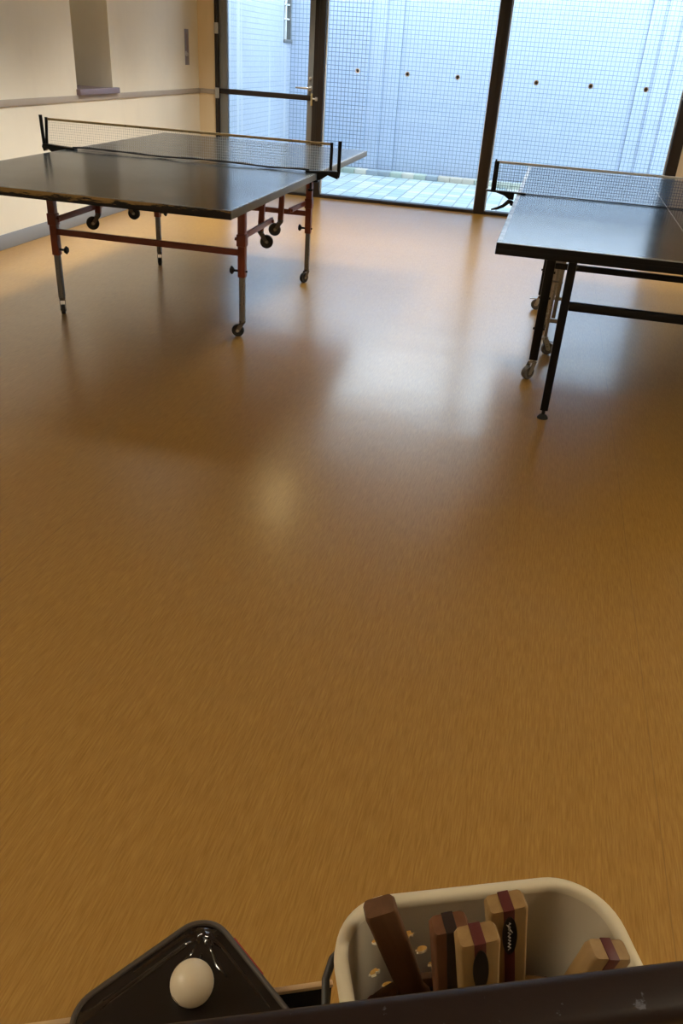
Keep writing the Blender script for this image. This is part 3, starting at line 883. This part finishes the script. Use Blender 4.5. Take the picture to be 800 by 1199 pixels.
def fill_downlight(x, y, power, label, size=111, col=(1, .95, .85)):
    """added unseen fill downlight with a cut-off: a trim ring, a small lens and the lamp itself"""
    o = thing('added_downlight', label, 'ceiling light', (x, y, ZC), 0, 'added ceiling fill downlights')
    f = MB(); f.lathe([(.062, -.0005), (.085, -.0005), (.085, -.008), (.062, -.012), (.062, -.0005)], 28); f.build('trim_ring', M['white_bar'], o)
    f = MB(); f.lathe([(0, -.001), (.060, -.001), (.060, -.004), (0, -.004)], 28); f.build('lens', M['frost'], o)
    ld = bpy.data.lights.new('added_downlight_lamp', 'SPOT'); ld.energy = power; ld.color = col
    ld.spot_size = R(size); ld.spot_blend = .75; ld.shadow_soft_size = .22
    lo = bpy.data.objects.new('lamp', ld); COL.objects.link(lo); lo.parent = o; lo.location = (0, 0, -.24)
SP = 190  # added unseen downlights, there to brighten the left wall and far floor
for x, y, k, where in ((-2.4, 4.9, .8, 'by the near end of the old table'), (-2.4, 6.4, .7, 'over the far end of the old table'), (-2.4, 7.8, .5, 'nearest the door'),
                    (-.6, 5.5, .7, 'between the two tables'), (-.6, 7.4, .35, 'in front of the left window'), (1.2, 7.4, .35, 'in front of the right window'),
                    (1.9, 5.0, .7, 'over the blue table')):
    fill_downlight(x, y, SP*k, 'added unseen round downlight in the ceiling ' + where)
o = thing('downlight', 'round warm downlight in the ceiling above the old table', 'ceiling light', (-2.02, 6.54, ZC))
f = MB(); f.lathe([(.125, -.001), (.145, -.001), (.145, -.012), (.125, -.014), (.125, -.001)], 28); f.build('lamp_ring', M['white_bar'], o)
f = MB(); f.lathe([(0, -.002), (.124, -.002), (.124, -.010), (0, -.010)], 28); f.build('diffuser', warm_spot, o)

# ------------------------------------------------------------------ daylight
wd = bpy.data.worlds.new('overcast_sky'); SC.world = wd; wd.use_nodes = True
nt = wd.node_tree; bg = nt.nodes['Background']
tc = nt.nodes.new('ShaderNodeTexCoord'); sp = nt.nodes.new('ShaderNodeSeparateXYZ'); rp = nt.nodes.new('ShaderNodeValToRGB')
nt.links.new(tc.outputs['Generated'], sp.inputs[0]); nt.links.new(sp.outputs[2], rp.inputs[0])
rp.color_ramp.elements[0].color = (.80, .89, 1.0, 1); rp.color_ramp.elements[1].color = (.77, .89, 1.0, 1)
nt.links.new(rp.outputs[0], bg.inputs[0]); bg.inputs[1].default_value = 5.2

# ------------------------------------------------------------------ camera
cam = bpy.data.cameras.new('camera'); co = bpy.data.objects.new('camera', cam); COL.objects.link(co)
pt, yw, rl = R(-29.7812), R(-11.9378), R(3.9132)
fw = V((math.sin(yw)*math.cos(pt), math.cos(yw)*math.cos(pt), math.sin(pt)))
rg = V((math.cos(yw), -math.sin(yw), 0)); upv = rg.cross(fw)
r2 = rg*math.cos(rl)+upv*math.sin(rl); u2 = -rg*math.sin(rl)+upv*math.cos(rl)
mm = Matrix((r2, u2, -fw)).transposed().to_4x4(); mm.translation = (0, 0, 1.3601)
co.matrix_world = mm
cam.sensor_fit = 'VERTICAL'; cam.sensor_height = 36; cam.lens = 36*942.5/1199
cam.clip_start = .02
SC.camera = co
vs = SC.view_settings
SC.display_settings.display_device = 'sRGB'
vs.view_transform = 'Standard'; vs.look = 'None'; vs.exposure = .3; vs.gamma = 1; vs.use_curve_mapping = False
